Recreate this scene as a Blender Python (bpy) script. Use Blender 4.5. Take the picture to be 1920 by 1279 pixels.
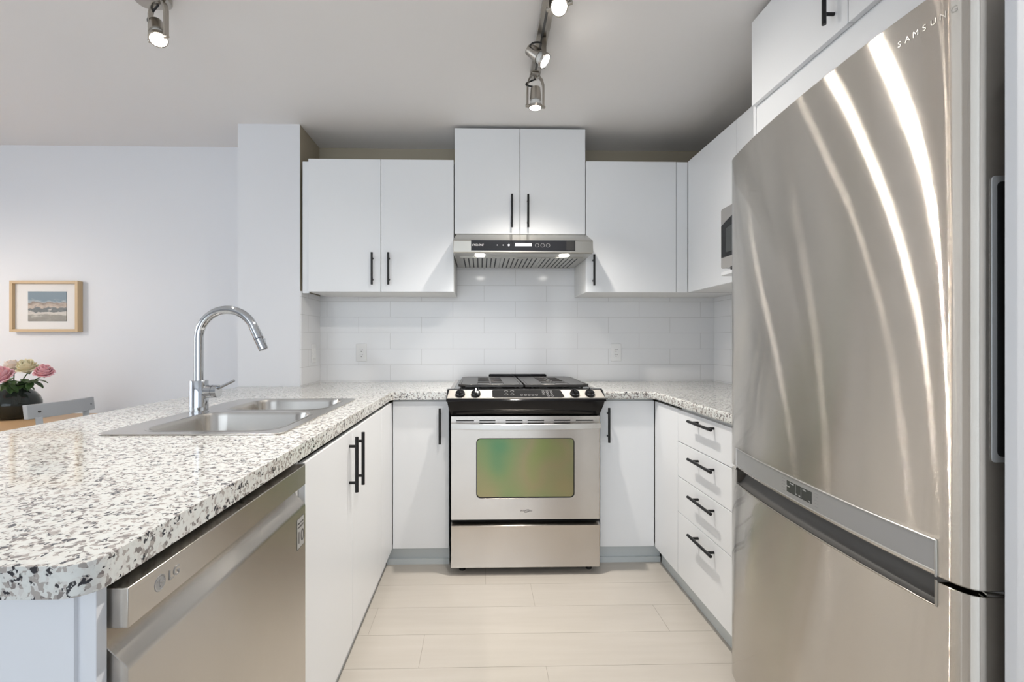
import bpy, bmesh, math, random
from mathutils import Vector, Matrix
random.seed(7)
for o in list(bpy.data.objects): bpy.data.objects.remove(o)
S = bpy.context.scene; C = S.collection
PI = math.pi

# ---------------------------------------------------------------- camera
cam = bpy.data.cameras.new('camera'); cam.sensor_width = 36; cam.lens = 870/1920*36
cam.shift_x = (960-920.5)/1920; cam.shift_y = (640-639.5)/1920
cam.clip_start = .02
co = bpy.data.objects.new('camera', cam); C.objects.link(co)
co.location = (0, 0, 1.178); co.rotation_euler = (PI/2, 0, -.022)
S.camera = co
# ---------------------------------------------------------------- view, world, daylight
S.view_settings.view_transform = 'Standard'; S.view_settings.look = 'None'
S.view_settings.gamma = 1; S.view_settings.use_curve_mapping = False
S.view_settings.exposure = 0.50
W = bpy.data.worlds.new('sky'); S.world = W; W.use_nodes = True
bg = W.node_tree.nodes['Background']; bg.inputs[0].default_value = (.80, .90, 1, 1); bg.inputs[1].default_value = 1.2

def area(name, loc, rot, sx, sy, power, col, spread=PI):
    l = bpy.data.lights.new(name, 'AREA'); l.shape = 'RECTANGLE'; l.size = sx; l.size_y = sy
    l.energy = power; l.color = col; l.spread = spread
    o = bpy.data.objects.new(name, l); C.objects.link(o); o.location = loc; o.rotation_euler = rot
    return o
# daylight at the patio window behind the camera, and at the dining window on the left
area('daylight_patio', (-.9, -2.72, 1.25), (PI/2, 0, 0), 3.6, 2.1, 18, (.84, .92, 1))
area('daylight_dining', (-4.02, .9, 1.45), (0, -PI/2, 0), 1.7, 2.2, 7, (.92, .96, 1))

# ---------------------------------------------------------------- materials
def srgb(r, g, b):
    f = lambda c: (c/255/12.92 if c/255 <= .04045 else ((c/255+.055)/1.055)**2.4)
    return (f(r), f(g), f(b), 1)
def mat(name, col, rough=.5, metal=0, **k):
    m = bpy.data.materials.new(name); m.use_nodes = True
    b = m.node_tree.nodes['Principled BSDF']
    b.inputs['Base Color'].default_value = col if len(col) == 4 else (*col, 1)
    b.inputs['Roughness'].default_value = rough; b.inputs['Metallic'].default_value = metal
    for n, v in k.items(): b.inputs[n.replace('_', ' ')].default_value = v
    return m
def N(m, t, **k):
    n = m.node_tree.nodes.new(t)
    for a, v in k.items(): setattr(n, a, v)
    return n
def L(m, a, b): m.node_tree.links.new(a, b)
def B(m): return m.node_tree.nodes['Principled BSDF']
def ramp(m, stops, interp='LINEAR'):
    r = N(m, 'ShaderNodeValToRGB'); r.color_ramp.interpolation = interp
    e = r.color_ramp.elements
    while len(e) < len(stops): e.new(.5)
    for i, (p, c) in enumerate(stops): e[i].position = p; e[i].color = c
    return r
def bump(m, src, strength, dist=.001):
    b = N(m, 'ShaderNodeBump'); b.inputs['Strength'].default_value = strength; b.inputs['Distance'].default_value = dist
    L(m, src, b.inputs['Height']); L(m, b.outputs[0], B(m).inputs['Normal'])
def objco(m, scale=(1, 1, 1)):
    t = N(m, 'ShaderNodeTexCoord'); mp = N(m, 'ShaderNodeMapping'); mp.inputs['Scale'].default_value = scale
    L(m, t.outputs['Object'], mp.inputs[0]); return mp.outputs[0]
def noise(m, scale, detail=3, co=None, rough=.5):
    n = N(m, 'ShaderNodeTexNoise'); n.inputs['Scale'].default_value = scale; n.inputs['Detail'].default_value = detail
    n.inputs['Roughness'].default_value = rough
    L(m, co if co else objco(m), n.inputs['Vector']); return n

def wallmat(name, col, bs=.12):
    m = mat(name, col, .55); n = noise(m, 220, 2); bump(m, n.outputs[0], bs, .0006); return m
M = {}
M['wall'] = wallmat('wall_paint', (.80, .81, .84))
M['beige'] = wallmat('beige_shaded_wall', (.44, .385, .29))  # beige with the shade above the cabinets put into the colour
M['ceil'] = wallmat('ceiling_texture', (.85, .835, .83), .35)
M['white'] = mat('white_lacquer', (.85, .865, .885), .32)
M['whitew'] = mat('white_melamine', (.80, .80, .79), .4)
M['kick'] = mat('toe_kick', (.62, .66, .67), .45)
M['trimw'] = mat('white_trim', (.78, .80, .84), .4)
M['black'] = mat('black_metal', (.012, .012, .013), .38, .3)
M['dark'] = mat('dark_gap', (.01, .01, .01), .6)
M['gloss'] = mat('black_enamel', (.006, .006, .007), .12, IOR=1.38)
M['iron'] = mat('cast_iron', (.040, .036, .033), .30, .4)
M['plast'] = mat('white_plastic', (.84, .84, .84), .3)
M['chrome'] = mat('chrome', (.58, .60, .63), .08, 1)
M['nickel'] = mat('brushed_nickel', (.45, .42, .38), .30, 1)
M['cable'] = mat('black_cable', (.015, .015, .017), .45)
M['greyp'] = mat('grey_panel', (.36, .36, .36), .35, .3)
M['greyd'] = mat('dark_grey_plastic', (.10, .098, .095), .40, .2)
M['scr'] = mat('dark_screen', (.055, .06, .06), .18)
M['ink'] = mat('pale_ink', (.75, .75, .75), .5)
M['inkd'] = mat('dark_ink', (.06, .055, .05), .4)
M['satin'] = mat('satin_lettering', (.50, .48, .455), .4, .9)
M['hoodglass'] = mat('black_touch_glass', (.018, .019, .022), .22, IOR=1.3)
M['wood'] = mat('pale_oak', srgb(205, 178, 140), .45)
M['table'] = mat('oak_table', srgb(214, 176, 132), .4)
M['chair'] = mat('grey_chair_paint', srgb(178, 180, 182), .45)
M['mat'] = mat('picture_mount', (.83, .81, .79), .7)
M['leaf'] = mat('rose_leaf', (.055, .115, .035), .4)
M['pink'] = mat('pink_petal', (.92, .50, .55), .55, Subsurface_Weight=.15)
M['cream'] = mat('cream_petal', (.88, .80, .55), .55, Subsurface_Weight=.15)
M['blush'] = mat('blush_petal', (.90, .76, .66), .55, Subsurface_Weight=.15)
M['vase'] = mat('smoked_glass', (.10, .12, .11), .03, 0, Transmission_Weight=.85, IOR=1.45)
M['glass'] = mat('clear_glass', (1, 1, 1), .0, 0, Transmission_Weight=1, IOR=1.02)
M['bulbg'] = mat('frosted_bulb', (.70, .70, .68), .25)
def emis(name, col, s):
    m = mat(name, (0, 0, 0), .5); B(m).inputs['Emission Color'].default_value = (*col, 1); B(m).inputs['Emission Strength'].default_value = s; return m
M['lamp'] = emis('lit_bulb', (1, .93, .84), 42)
M['lampdim'] = emis('lit_bulb_down', (1, .93, .84), 30)
M['hoodlamp'] = emis('lit_hood_lamp', (1, .96, .9), 30)
M['lcd'] = emis('lit_display', (1, 1, 1), 3.5)

def steel(name, col, rough, an=.75, axis='Z', grain=(3, 3, 260), brush=0):
    m = mat(name, col, rough, 1); b = B(m)
    b.inputs['Anisotropic'].default_value = an; b.inputs['Anisotropic Rotation'].default_value = .25
    t = N(m, 'ShaderNodeTangent', direction_type='RADIAL', axis=axis); L(m, t.outputs[0], b.inputs['Tangent'])
    n = noise(m, 1.0, 4, objco(m, grain), .6)
    mr = N(m, 'ShaderNodeMapRange'); mr.inputs['To Min'].default_value = rough*.95; mr.inputs['To Max'].default_value = rough*1.05
    L(m, n.outputs[0], mr.inputs[0]); L(m, mr.outputs[0], b.inputs['Roughness'])
    # fine brush lines along the sheet: they tip the surface up and down at a scale far below what can be seen
    ge = N(m, 'ShaderNodeNewGeometry'); wn = N(m, 'ShaderNodeTexWhiteNoise', noise_dimensions='3D')
    sc_ = N(m, 'ShaderNodeVectorMath', operation='SCALE'); sc_.inputs['Scale'].default_value = 9000; L(m, ge.outputs['Position'], sc_.inputs[0]); L(m, sc_.outputs[0], wn.inputs['Vector'])
    sp_ = N(m, 'ShaderNodeSeparateColor'); L(m, wn.outputs['Color'], sp_.inputs[0])
    a1 = N(m, 'ShaderNodeMath', operation='ADD'); L(m, sp_.outputs[0], a1.inputs[0]); L(m, sp_.outputs[1], a1.inputs[1])
    a2 = N(m, 'ShaderNodeMath', operation='ADD'); L(m, a1.outputs[0], a2.inputs[0]); L(m, sp_.outputs[2], a2.inputs[1])
    a3 = N(m, 'ShaderNodeMath', operation='SUBTRACT'); L(m, a2.outputs[0], a3.inputs[0]); a3.inputs[1].default_value = 1.5
    a4 = N(m, 'ShaderNodeMath', operation='MULTIPLY'); L(m, a3.outputs[0], a4.inputs[0]); a4.inputs[1].default_value = brush
    cb_ = N(m, 'ShaderNodeCombineXYZ'); L(m, a4.outputs[0], cb_.inputs[2])
    ad_ = N(m, 'ShaderNodeVectorMath', operation='ADD'); L(m, ge.outputs['Normal'], ad_.inputs[0]); L(m, cb_.outputs[0], ad_.inputs[1])
    nm_ = N(m, 'ShaderNodeVectorMath', operation='NORMALIZE'); L(m, ad_.outputs[0], nm_.inputs[0])
    if brush: L(m, nm_.outputs[0], b.inputs['Normal'])
    n2 = noise(m, 2.6, 3, objco(m, (1, 1, 1)))
    r = ramp(m, [(.3, tuple(c*.93 for c in col)+(1,)), (.7, tuple(min(1, c*1.06) for c in col)+(1,))])
    L(m, n2.outputs[0], r.inputs[0]); L(m, r.outputs[0], b.inputs['Base Color'])
    return m
M['steel'] = steel('brushed_steel', (.60, .56, .52), .22, .6, brush=.30)
M['fridge'] = steel('fridge_steel', (.64, .60, .545), .075, .3, brush=.80)
M['panel'] = mat('panel_steel', (.42, .40, .37), .6, .7)
M['dw'] = steel('dishwasher_steel', (.60, .565, .52), .20, .6, brush=.25)
M['sink'] = steel('sink_steel', (.60, .575, .54), .24, .3)
M['hood'] = steel('hood_steel', (.52, .50, .455), .30, .6)

def granite():
    m = mat('speckled_granite', (.8, .8, .78), .07); b = B(m)
    co0 = objco(m)
    nz = noise(m, 60, 3, co0)
    mx = N(m, 'ShaderNodeMixRGB'); mx.inputs[0].default_value = .012
    L(m, co0, mx.inputs[1]); L(m, nz.outputs['Color'], mx.inputs[2])
    def cells(sc, stops):
        v = N(m, 'ShaderNodeTexVoronoi'); v.inputs['Scale'].default_value = sc; L(m, mx.outputs[0], v.inputs['Vector'])
        s = N(m, 'ShaderNodeSeparateColor'); L(m, v.outputs['Color'], s.inputs[0])
        r = ramp(m, stops, 'CONSTANT'); L(m, s.outputs[0], r.inputs[0]); return r
    base = cells(165, [(0, (.72, .72, .69, 1)), (.46, (.66, .645, .62, 1)), (.61, (.42, .385, .36, 1)), (.74, (.24, .215, .205, 1)), (.88, (.40, .37, .345, 1))])
    dark = cells(260, [(0, (0, 0, 0, 1)), (.62, (1, 1, 1, 1))])
    clump = noise(m, 62, 2, co0); cr = ramp(m, [(.55, (0, 0, 0, 1)), (.57, (1, 1, 1, 1))]); L(m, clump.outputs[0], cr.inputs[0])
    mul = N(m, 'ShaderNodeMath', operation='MULTIPLY'); L(m, dark.outputs[0], mul.inputs[0]); L(m, cr.outputs[0], mul.inputs[1])
    m2 = N(m, 'ShaderNodeMixRGB'); L(m, mul.outputs[0], m2.inputs[0]); L(m, base.outputs[0], m2.inputs[1]); m2.inputs[2].default_value = (.035, .035, .042, 1)
    # milky quartz patches
    q = noise(m, 70, 2, co0); qr = ramp(m, [(.53, (0, 0, 0, 1)), (.56, (.9, .9, .9, 1))]); L(m, q.outputs[0], qr.inputs[0])
    m3 = N(m, 'ShaderNodeMixRGB'); L(m, qr.outputs[0], m3.inputs[0]); L(m, m2.outputs[0], m3.inputs[1]); m3.inputs[2].default_value = (.74, .755, .73, 1)
    L(m, m3.outputs[0], b.inputs['Base Color'])
    return m
M['granite'] = granite()

def tile(name, along, origin):
    m = mat(name, (.84, .845, .86), .12)
    t = N(m, 'ShaderNodeTexCoord'); s = N(m, 'ShaderNodeSeparateXYZ'); L(m, t.outputs['Object'], s.inputs[0])
    cx = N(m, 'ShaderNodeCombineXYZ')
    def sub(out, v):
        a = N(m, 'ShaderNodeMath', operation='SUBTRACT'); L(m, out, a.inputs[0]); a.inputs[1].default_value = v; return a.outputs[0]
    L(m, sub(s.outputs[along], origin), cx.inputs[0]); L(m, sub(s.outputs[2], 1.2319-.1035*10), cx.inputs[1])
    b = N(m, 'ShaderNodeTexBrick'); b.offset = .5; b.offset_frequency = 2; b.squash = 1
    L(m, cx.outputs[0], b.inputs['Vector'])
    b.inputs['Scale'].default_value = 1; b.inputs['Brick Width'].default_value = .4085; b.inputs['Row Height'].default_value = .1035
    b.inputs['Mortar Size'].default_value = .0013; b.inputs['Mortar Smooth'].default_value = .2; b.inputs['Bias'].default_value = -1
    b.inputs['Color1'].default_value = (.84, .845, .86, 1); b.inputs['Color2'].default_value = (.84, .845, .86, 1); b.inputs['Mortar'].default_value = (.66, .66, .66, 1)
    L(m, b.outputs['Color'], B(m).inputs['Base Color'])
    inv = N(m, 'ShaderNodeMath', operation='SUBTRACT'); inv.inputs[0].default_value = 1; L(m, b.outputs['Fac'], inv.inputs[1])
    bump(m, inv.outputs[0], .5, .001)
    return m
M['tx'] = tile('white_subway_tile', 0, .2270-.4085*10)
M['ty'] = tile('white_subway_tile_return', 1, 3.037-.4085*10)

def floorm():
    m = mat('pale_plank', srgb(214, 204, 190), .30)
    n = noise(m, 1, 5, objco(m, (2.2, 26, 1)), .6); r = ramp(m, [(.3, (.53, .49, .44, 1)), (.7, (.57, .53, .48, 1))])
    L(m, n.outputs[0], r.inputs[0]); L(m, r.outputs[0], B(m).inputs['Base Color'])
    g = N(m, 'ShaderNodeObjectInfo')
    return m
M['floor'] = floorm()
M['seam'] = mat('plank_seam', (.34, .30, .26), .6)

def ovenglass():
    m = mat('coated_oven_glass', (.3, .4, .2), .16)
    n = noise(m, 2.6, 1.5, objco(m)); r = ramp(m, [(.30, srgb(104, 150, 112)), (.42, srgb(142, 158, 112)), (.55, srgb(166, 158, 120)), (.66, srgb(146, 164, 100))])
    L(m, n.outputs[0], r.inputs[0]); L(m, r.outputs[0], B(m).inputs['Base Color'])
    B(m).inputs['Metallic'].default_value = .75
    return m
M['oven'] = ovenglass()

# ---------------------------------------------------------------- mesh helpers
def link(name, bm, m, parent=None, smooth=False, bev=0, seg=2, ang=40):
    bmesh.ops.recalc_face_normals(bm, faces=bm.faces)
    me = bpy.data.meshes.new(name); bm.to_mesh(me); bm.free()
    ms = m if isinstance(m, (list, tuple)) else [m]
    for x in ms: me.materials.append(x)
    o = bpy.data.objects.new(name, me); C.objects.link(o)
    if parent: o.parent = parent; o.matrix_parent_inverse = Matrix.Translation(-parent.location) if parent.parent is None else Matrix.Identity(4)
    if bev:
        b = o.modifiers.new('bevel', 'BEVEL'); b.width = bev; b.segments = seg; b.limit_method = 'ANGLE'; b.angle_limit = math.radians(ang)
    if smooth or bev:
        for p in me.polygons: p.use_smooth = True
        me.set_sharp_from_angle(angle=math.radians(38))
    return o
# (every mesh is written in room coordinates; a sub-part's parent is a part, whose frame already is the room's)
def nb(): return bmesh.new()
def box(bm, x0, x1, y0, y1, z0, z1, mi=0):
    v = [bm.verts.new((x, y, z)) for x in (x0, x1) for y in (y0, y1) for z in (z0, z1)]
    for f in ((0, 1, 3, 2), (4, 6, 7, 5), (0, 4, 5, 1), (2, 3, 7, 6), (0, 2, 6, 4), (1, 5, 7, 3)):
        fc = bm.faces.new([v[i] for i in f]); fc.material_index = mi
    return bm
def frame(d):
    d = d.normalized(); a = Vector((0, 0, 1)) if abs(d.z) < .9 else Vector((1, 0, 0))
    u = d.cross(a).normalized(); return u, d.cross(u).normalized()
def tube(bm, pts, r, n=16, caps=True, mi=0, flat=None):
    pts = [Vector(p) for p in pts]; rs = r if isinstance(r, (list, tuple)) else [r]*len(pts)
    rings = []; u = None
    for i, p in enumerate(pts):
        d = (pts[min(i+1, len(pts)-1)]-pts[max(i-1, 0)])
        if d.length < 1e-9: d = pts[i]-pts[i-2]
        d.normalize()
        if u is None: u, w = frame(d)
        else:
            u = (u-d*u.dot(d)).normalized(); w = d.cross(u)
        rings.append([bm.verts.new(p+(u*math.cos(2*PI*k/n)+w*math.sin(2*PI*k/n))*rs[i]) for k in range(n)])
    for a, b in zip(rings, rings[1:]):
        for k in range(n):
            f = bm.faces.new((a[k], a[(k+1) % n], b[(k+1) % n], b[k])); f.material_index = mi
    if caps:
        for q in (rings[0], rings[-1]):
            f = bm.faces.new(q); f.material_index = mi
    return bm
def cyl(bm, a, b, r, n=24, r2=None, mi=0): return tube(bm, [a, b], [r, r2 if r2 is not None else r], n, mi=mi)
def lathe(bm, prof, c, n=32, axis=Vector((0, 0, 1)), cap=True):
    c = Vector(c); axis = Vector(axis).normalized(); u, w = frame(axis); rings = []
    for r, h in prof:
        rings.append([bm.verts.new(c+axis*h+(u*math.cos(2*PI*k/n)+w*math.sin(2*PI*k/n))*max(r, 1e-4)) for k in range(n)])
    for a, b in zip(rings, rings[1:]):
        for k in range(n): bm.faces.new((a[k], a[(k+1) % n], b[(k+1) % n], b[k]))
    if cap: bm.faces.new(rings[0]); bm.faces.new(rings[-1])
    return bm
def prism(bm, poly, lo, hi, axis='x', mi=0):
    """poly: 2-D points; extruded along an axis. x: (y,z)  y: (x,z)  z: (x,y)"""
    def P(p, t): return {'x': (t, p[0], p[1]), 'y': (p[0], t, p[1]), 'z': (p[0], p[1], t)}[axis]
    a = [bm.verts.new(P(p, lo)) for p in poly]; b = [bm.verts.new(P(p, hi)) for p in poly]
    n = len(poly)
    for f in [a, b[::-1]]+[[a[i], a[(i+1) % n], b[(i+1) % n], b[i]] for i in range(n)]:
        fc = bm.faces.new(f); fc.material_index = mi
    return bm
def rr(x0, x1, y0, y1, r, n=6):
    out = []
    for cx, cy, a in ((x1-r, y1-r, 0), (x0+r, y1-r, 90), (x0+r, y0+r, 180), (x1-r, y0+r, 270)):
        for k in range(n+1):
            t = math.radians(a+90*k/n); out.append((cx+r*math.cos(t), cy+r*math.sin(t)))
    return out
def plate(bm, loops, z0, z1):
    """outer loop + holes, as a slab between z0 and z1"""
    edges = []; allv = []
    for lp in loops:
        vs = [bm.verts.new((x, y, z1)) for x, y in lp]; allv.append(vs)
        edges += [bm.edges.new((vs[i], vs[(i+1) % len(vs)])) for i in range(len(vs))]
    r = bmesh.ops.triangle_fill(bm, edges=edges, use_beauty=True, use_dissolve=False)
    fs = [g for g in r['geom'] if isinstance(g, bmesh.types.BMFace)]
    e = bmesh.ops.extrude_face_region(bm, geom=fs)
    bmesh.ops.translate(bm, vec=(0, 0, z0-z1), verts=[g for g in e['geom'] if isinstance(g, bmesh.types.BMVert)])
    return bm
def thing(name, label, cat, loc=(0, 0, 0), group=None):
    o = bpy.data.objects.new(name, None); C.objects.link(o); o.location = loc; o.empty_display_size = .05
    o['label'] = label; o['category'] = cat
    if group: o['group'] = group
    return o
def tag(o, label, cat, group=None):
    o['label'] = label; o['category'] = cat
    if group: o['group'] = group
    return o
def struct(name, bm, m, **k):
    o = link(name, bm, m, **k); o['kind'] = 'structure'; return o
def text(name, s, size, m, parent, origin, xdir, updir, ext=.0004, shear=0, align='CENTER'):
    cu = bpy.data.curves.new(name, 'FONT'); cu.body = s; cu.size = size; cu.extrude = ext; cu.align_x = align; cu.align_y = 'CENTER'; cu.shear = shear
    to = bpy.data.objects.new(name, cu); C.objects.link(to)
    me = bpy.data.meshes.new_from_object(to.evaluated_get(bpy.context.evaluated_depsgraph_get())); bpy.data.objects.remove(to)
    x = Vector(xdir).normalized(); u = Vector(updir).normalized(); z = x.cross(u)
    Mx = Matrix((( x.x, u.x, z.x, origin[0]), (x.y, u.y, z.y, origin[1]), (x.z, u.z, z.z, origin[2]), (0, 0, 0, 1)))
    me.transform(Mx); me.materials.clear(); me.materials.append(m)
    o = bpy.data.objects.new(name, me); C.objects.link(o); o.parent = parent
    if parent.parent is None and parent.type == 'EMPTY': o.matrix_parent_inverse = Matrix.Translation(-parent.location)
    return o
def sub(name, bm, m, parent, **k): return link(name, bm, m, parent, **k)

# ---------------------------------------------------------------- the room
D = 3.037; ZC = 2.437; XR = 1.5428; XL0 = -4.1; YB = -2.8
# floor of long planks: one surface, the seams are shallow gaps
bm = nb(); pitch = .1905
joints = {9: .2415, 8: .768, 7: -.2245, 6: .2365, 10: .024}
rnd = random.Random(3)
r0 = int((YB-.53)/pitch)-1
box(bm, XL0, XR+.1, YB, 3.1, -.02, -.0012, 1)
row = 0
yrow = lambda k: 1.4865+(k-6)*pitch
for k in range(-17, 16):
    ya, yb = yrow(k), yrow(k+1)
    ya = max(ya, YB); yb = min(yb, 3.09)
    if yb-ya < .01: continue
    j = joints.get(k, rnd.uniform(-.6, .6)); x = j
    while x > XL0: x -= 1.22
    while x < XR+.05:
        a = max(x, XL0)+.0007; b = min(x+1.22, XR+.05)-.0007
        if b-a > .02: box(bm, a, b, ya+.0006, yb-.0006, -.010, 0, 0)
        x += 1.22
struct('floor', bm, [M['floor'], M['seam']])
bm = nb(); box(bm, XL0-.1, XR+.1, YB-.1, 3.2, ZC, ZC+.06); struct('ceiling', bm, M['ceil'])
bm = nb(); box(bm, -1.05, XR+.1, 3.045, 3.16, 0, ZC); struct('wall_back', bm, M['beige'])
bm = nb(); box(bm, XL0-.1, -1.05, 3.045, 3.16, 0, ZC); struct('wall_dining', bm, M['wall'])
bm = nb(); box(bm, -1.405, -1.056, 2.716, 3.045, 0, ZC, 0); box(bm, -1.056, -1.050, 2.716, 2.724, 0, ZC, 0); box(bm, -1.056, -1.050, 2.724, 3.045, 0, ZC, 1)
struct('wall_pillar', bm, [M['wall'], M['beige']])  # inner face takes the shade-darkened beige, the rest is wall white
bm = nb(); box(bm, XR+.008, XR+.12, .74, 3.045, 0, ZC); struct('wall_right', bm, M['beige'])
bm = nb(); box(bm, .858, XR+.12, .60, .741, 0, ZC); struct('wall_return', bm, M['trimw'])
bm = nb(); box(bm, XR+.1, XR+.2, YB, .60, 0, ZC); struct('wall_entry', bm, M['wall'])
# wall behind the camera with the wide patio window
bm = nb()
box(bm, XL0-.1, -2.8, YB-.12, YB, 0, ZC); box(bm, 1.0, XR+.2, YB-.12, YB, 0, ZC)
box(bm, -2.8, 1.0, YB-.12, YB, 2.33, ZC); box(bm, -2.8, 1.0, YB-.12, YB, 0, .12)
struct('wall_front', bm, M['wall'])
bm = nb(); box(bm, XL0-.12, XL0, YB, -.25, 0, ZC); box(bm, XL0-.12, XL0, 2.05, 3.05, 0, ZC)
box(bm, XL0-.12, XL0, -.25, 2.05, 0, .6); box(bm, XL0-.12, XL0, -.25, 2.05, 2.3, ZC); struct('wall_left', bm, M['wall'])
w = thing('window_1', '', ''); del w['label']; del w['category']; w['kind'] = 'structure'
bm = nb()
for x in (-2.8, -1.56, -.29, .94): box(bm, x, x+.06, YB-.08, YB-.02, .12, 2.33)
box(bm, -2.8, 1.0, YB-.08, YB-.02, .12, .18); box(bm, -2.8, 1.0, YB-.08, YB-.02, 2.27, 2.33)
sub('window_frame', bm, M['trimw'], w)
bm = nb(); box(bm, -2.74, .94, YB-.052, YB-.048, .18, 2.27); sub('pane', bm, M['glass'], w)
w = thing('window_2', '', ''); del w['label']; del w['category']; w['kind'] = 'structure'
bm = nb()
for y in (-.25, .87, 1.99): box(bm, XL0-.08, XL0-.03, y, y+.06, .6, 2.3)
box(bm, XL0-.08, XL0-.03, -.25, 2.05, .6, .66); box(bm, XL0-.08, XL0-.03, -.25, 2.05, 2.24, 2.3)
sub('window_frame', bm, M['trimw'], w)
bm = nb(); box(bm, XL0-.056, XL0-.052, -.19, 1.99, .66, 2.24); sub('pane', bm, M['glass'], w)
# tiled splashback
bm = nb(); box(bm, -1.042, XR, D, 3.046, .90, 1.82); struct('trim_1', bm, M['tx'])
bm = nb(); box(bm, -1.051, -1.042, 2.722, D, .90, 1.47); struct('trim_2', bm, M['ty'])
bm = nb(); box(bm, XR, XR+.009, 1.62, D, .90, 1.47); struct('trim_3', bm, M['ty'])
bm = nb(); box(bm, XL0, -1.405, 3.030, 3.046, 0, .1); struct('baseboard_back', bm, M['trimw'])

# ---------------------------------------------------------------- cabinet parts
def handle(parent, p0, p1, out, post=.03, r=.0062, inset=.17, name='handle'):
    """bar pull between p0 and p1 on the door face; out = outward unit vector"""
    p0, p1, o = Vector(p0), Vector(p1), Vector(out)
    a, b = p0+o*post, p1+o*post
    bm = nb(); tube(bm, [a, b], r, 16)
    for t in (inset, 1-inset):
        q = p0.lerp(p1, t); cyl(bm, q, q+o*(post-.001), r*.85, 12)
    return sub(name, bm, M['black'], parent, smooth=True)
def doorpanel(parent, x0, x1, y0, y1, z0, z1, name='door'):
    bm = nb(); box(bm, x0, x1, y0, y1, z0, z1)
    return sub(name, bm, M['white'], parent, bev=.0012, seg=2)
def shell(parent, x0, x1, y0, y1, z0, z1, openside, name='carcass', top=True):
    """carcass of thin boards; openside is the door side: '-y','+x','-x'"""
    t = .016; bm = nb()
    if openside == '-y':
        box(bm, x0, x0+t, y0, y1, z0, z1); box(bm, x1-t, x1, y0, y1, z0, z1); box(bm, x0+t, x1-t, y1-t, y1, z0, z1)
        box(bm, x0+t, x1-t, y0, y1-t, z0, z0+t)
        if top: box(bm, x0+t, x1-t, y0, y1-t, z1-t, z1)
    else:
        box(bm, x0, x1, y0, y0+t, z0, z1); box(bm, x0, x1, y1-t, y1, z0, z1)
        bx = (x0, x0+t) if openside == '+x' else (x1-t, x1)
        box(bm, bx[0], bx[1], y0+t, y1-t, z0, z1); ix = (x0+t, x1) if openside == '+x' else (x0, x1-t)
        box(bm, ix[0], ix[1], y0+t, y1-t, z0, z0+t)
        if top: box(bm, ix[0], ix[1], y0+t, y1-t, z1-t, z1)
    return sub(name, bm, M['whitew'], parent)

g = .0015
# upper cabinets on the back wall
c = thing('wall_cabinet', 'white two-door upper cabinet between the pillar and the hood cabinet', 'cabinet', (-.59, D-.01, 1.465), 'white upper cabinets')
shell(c, -.998, -.156, 2.720, D-.001, 1.465, 2.228, '-y')
for a, b in ((-.996, -.578), (-.578, -.156)):
    d = doorpanel(c, a+g, b-g, 2.700, 2.7185, 1.4655, 2.232)
    hx = -.624 if a < -.9 else -.530
    handle(d, (hx, 2.700, 1.503), (hx, 2.700, 1.688), (0, -1, 0))
bm = nb(); box(bm, -1.036, -.999, 2.722, 2.736, 1.458, 2.224); sub('filler_strip', bm, M['white'], c, bev=.001)
c = thing('wall_cabinet', 'short white two-door cabinet directly above the range hood, reaching near the ceiling', 'cabinet', (.228, D-.01, 1.80), 'white upper cabinets')
shell(c, -.151, .611, 2.720, D-.001, 1.806, 2.414, '-y')
for a, b, hx in ((-.1525, .229, .180), (.229, .6125, .274)):
    d = doorpanel(c, a+g, b-g, 2.700, 2.7185, 1.803, 2.417)
    handle(d, (hx, 2.700, 1.836), (hx, 2.700, 2.026), (0, -1, 0))
c = thing('wall_cabinet', 'white single-door upper cabinet right of the hood', 'cabinet', (.88, D-.01, 1.465), 'white upper cabinets')
shell(c, .616, 1.150, 2.720, D-.001, 1.4655, 2.228, '-y')
d = doorpanel(c, .6155, 1.147, 2.700, 2.7185, 1.4655, 2.232); handle(d, (.657, 2.700, 1.501), (.657, 2.700, 1.681), (0, -1, 0))
bm = nb(); box(bm, 1.151, 1.2165, 2.702, 2.7185, 1.4655, 2.232); sub('filler_strip', bm, M['white'], c, bev=.001)
# right wall upper cabinet with the microwave niche
c = thing('wall_cabinet', 'white upper cabinet on the right wall with a microwave shelf, beside the fridge', 'cabinet', (XR-.01, 2.25, 1.465), 'white upper cabinets')
bm = nb()
box(bm, 1.236, XR-.001, 2.17, 2.698, 1.466, 1.482); box(bm, 1.236, XR-.001, 2.17, 2.186, 1.482, 2.228)
box(bm, 1.236, XR-.001, 2.682, 2.698, 1.482, 2.228); box(bm, 1.236, XR-.001, 2.186, 2.682, 2.212, 2.228)
box(bm, 1.236, XR-.001, 1.803, 2.17, 1.84, 1.856); box(bm, 1.236, XR-.001, 1.803, 2.17, 2.212, 2.228); box(bm, 1.236, XR-.001, 1.803, 1.819, 1.482, 2.228)
box(bm, 1.152, XR-.001, 2.722, 3.034, 1.466, 1.482)
sub('carcass', bm, M['whitew'], c)
doorpanel(c, 1.217, 1.235, 2.182+g, 2.6985, 1.4655, 2.234)
doorpanel(c, 1.217, 1.235, 1.803, 2.182-g, 1.842, 2.234)
bm = nb(); prism(bm, rr(1.135, 1.54, 1.804, 2.181, .02), 1.487, 1.503, 'z'); sub('microwave_shelf', bm, M['white'], c, bev=.001)
bm = nb(); box(bm, 1.232, 1.540, 1.82, 2.17, 1.466, 1.486); sub('bottom_board', bm, M['whitew'], c)
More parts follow.
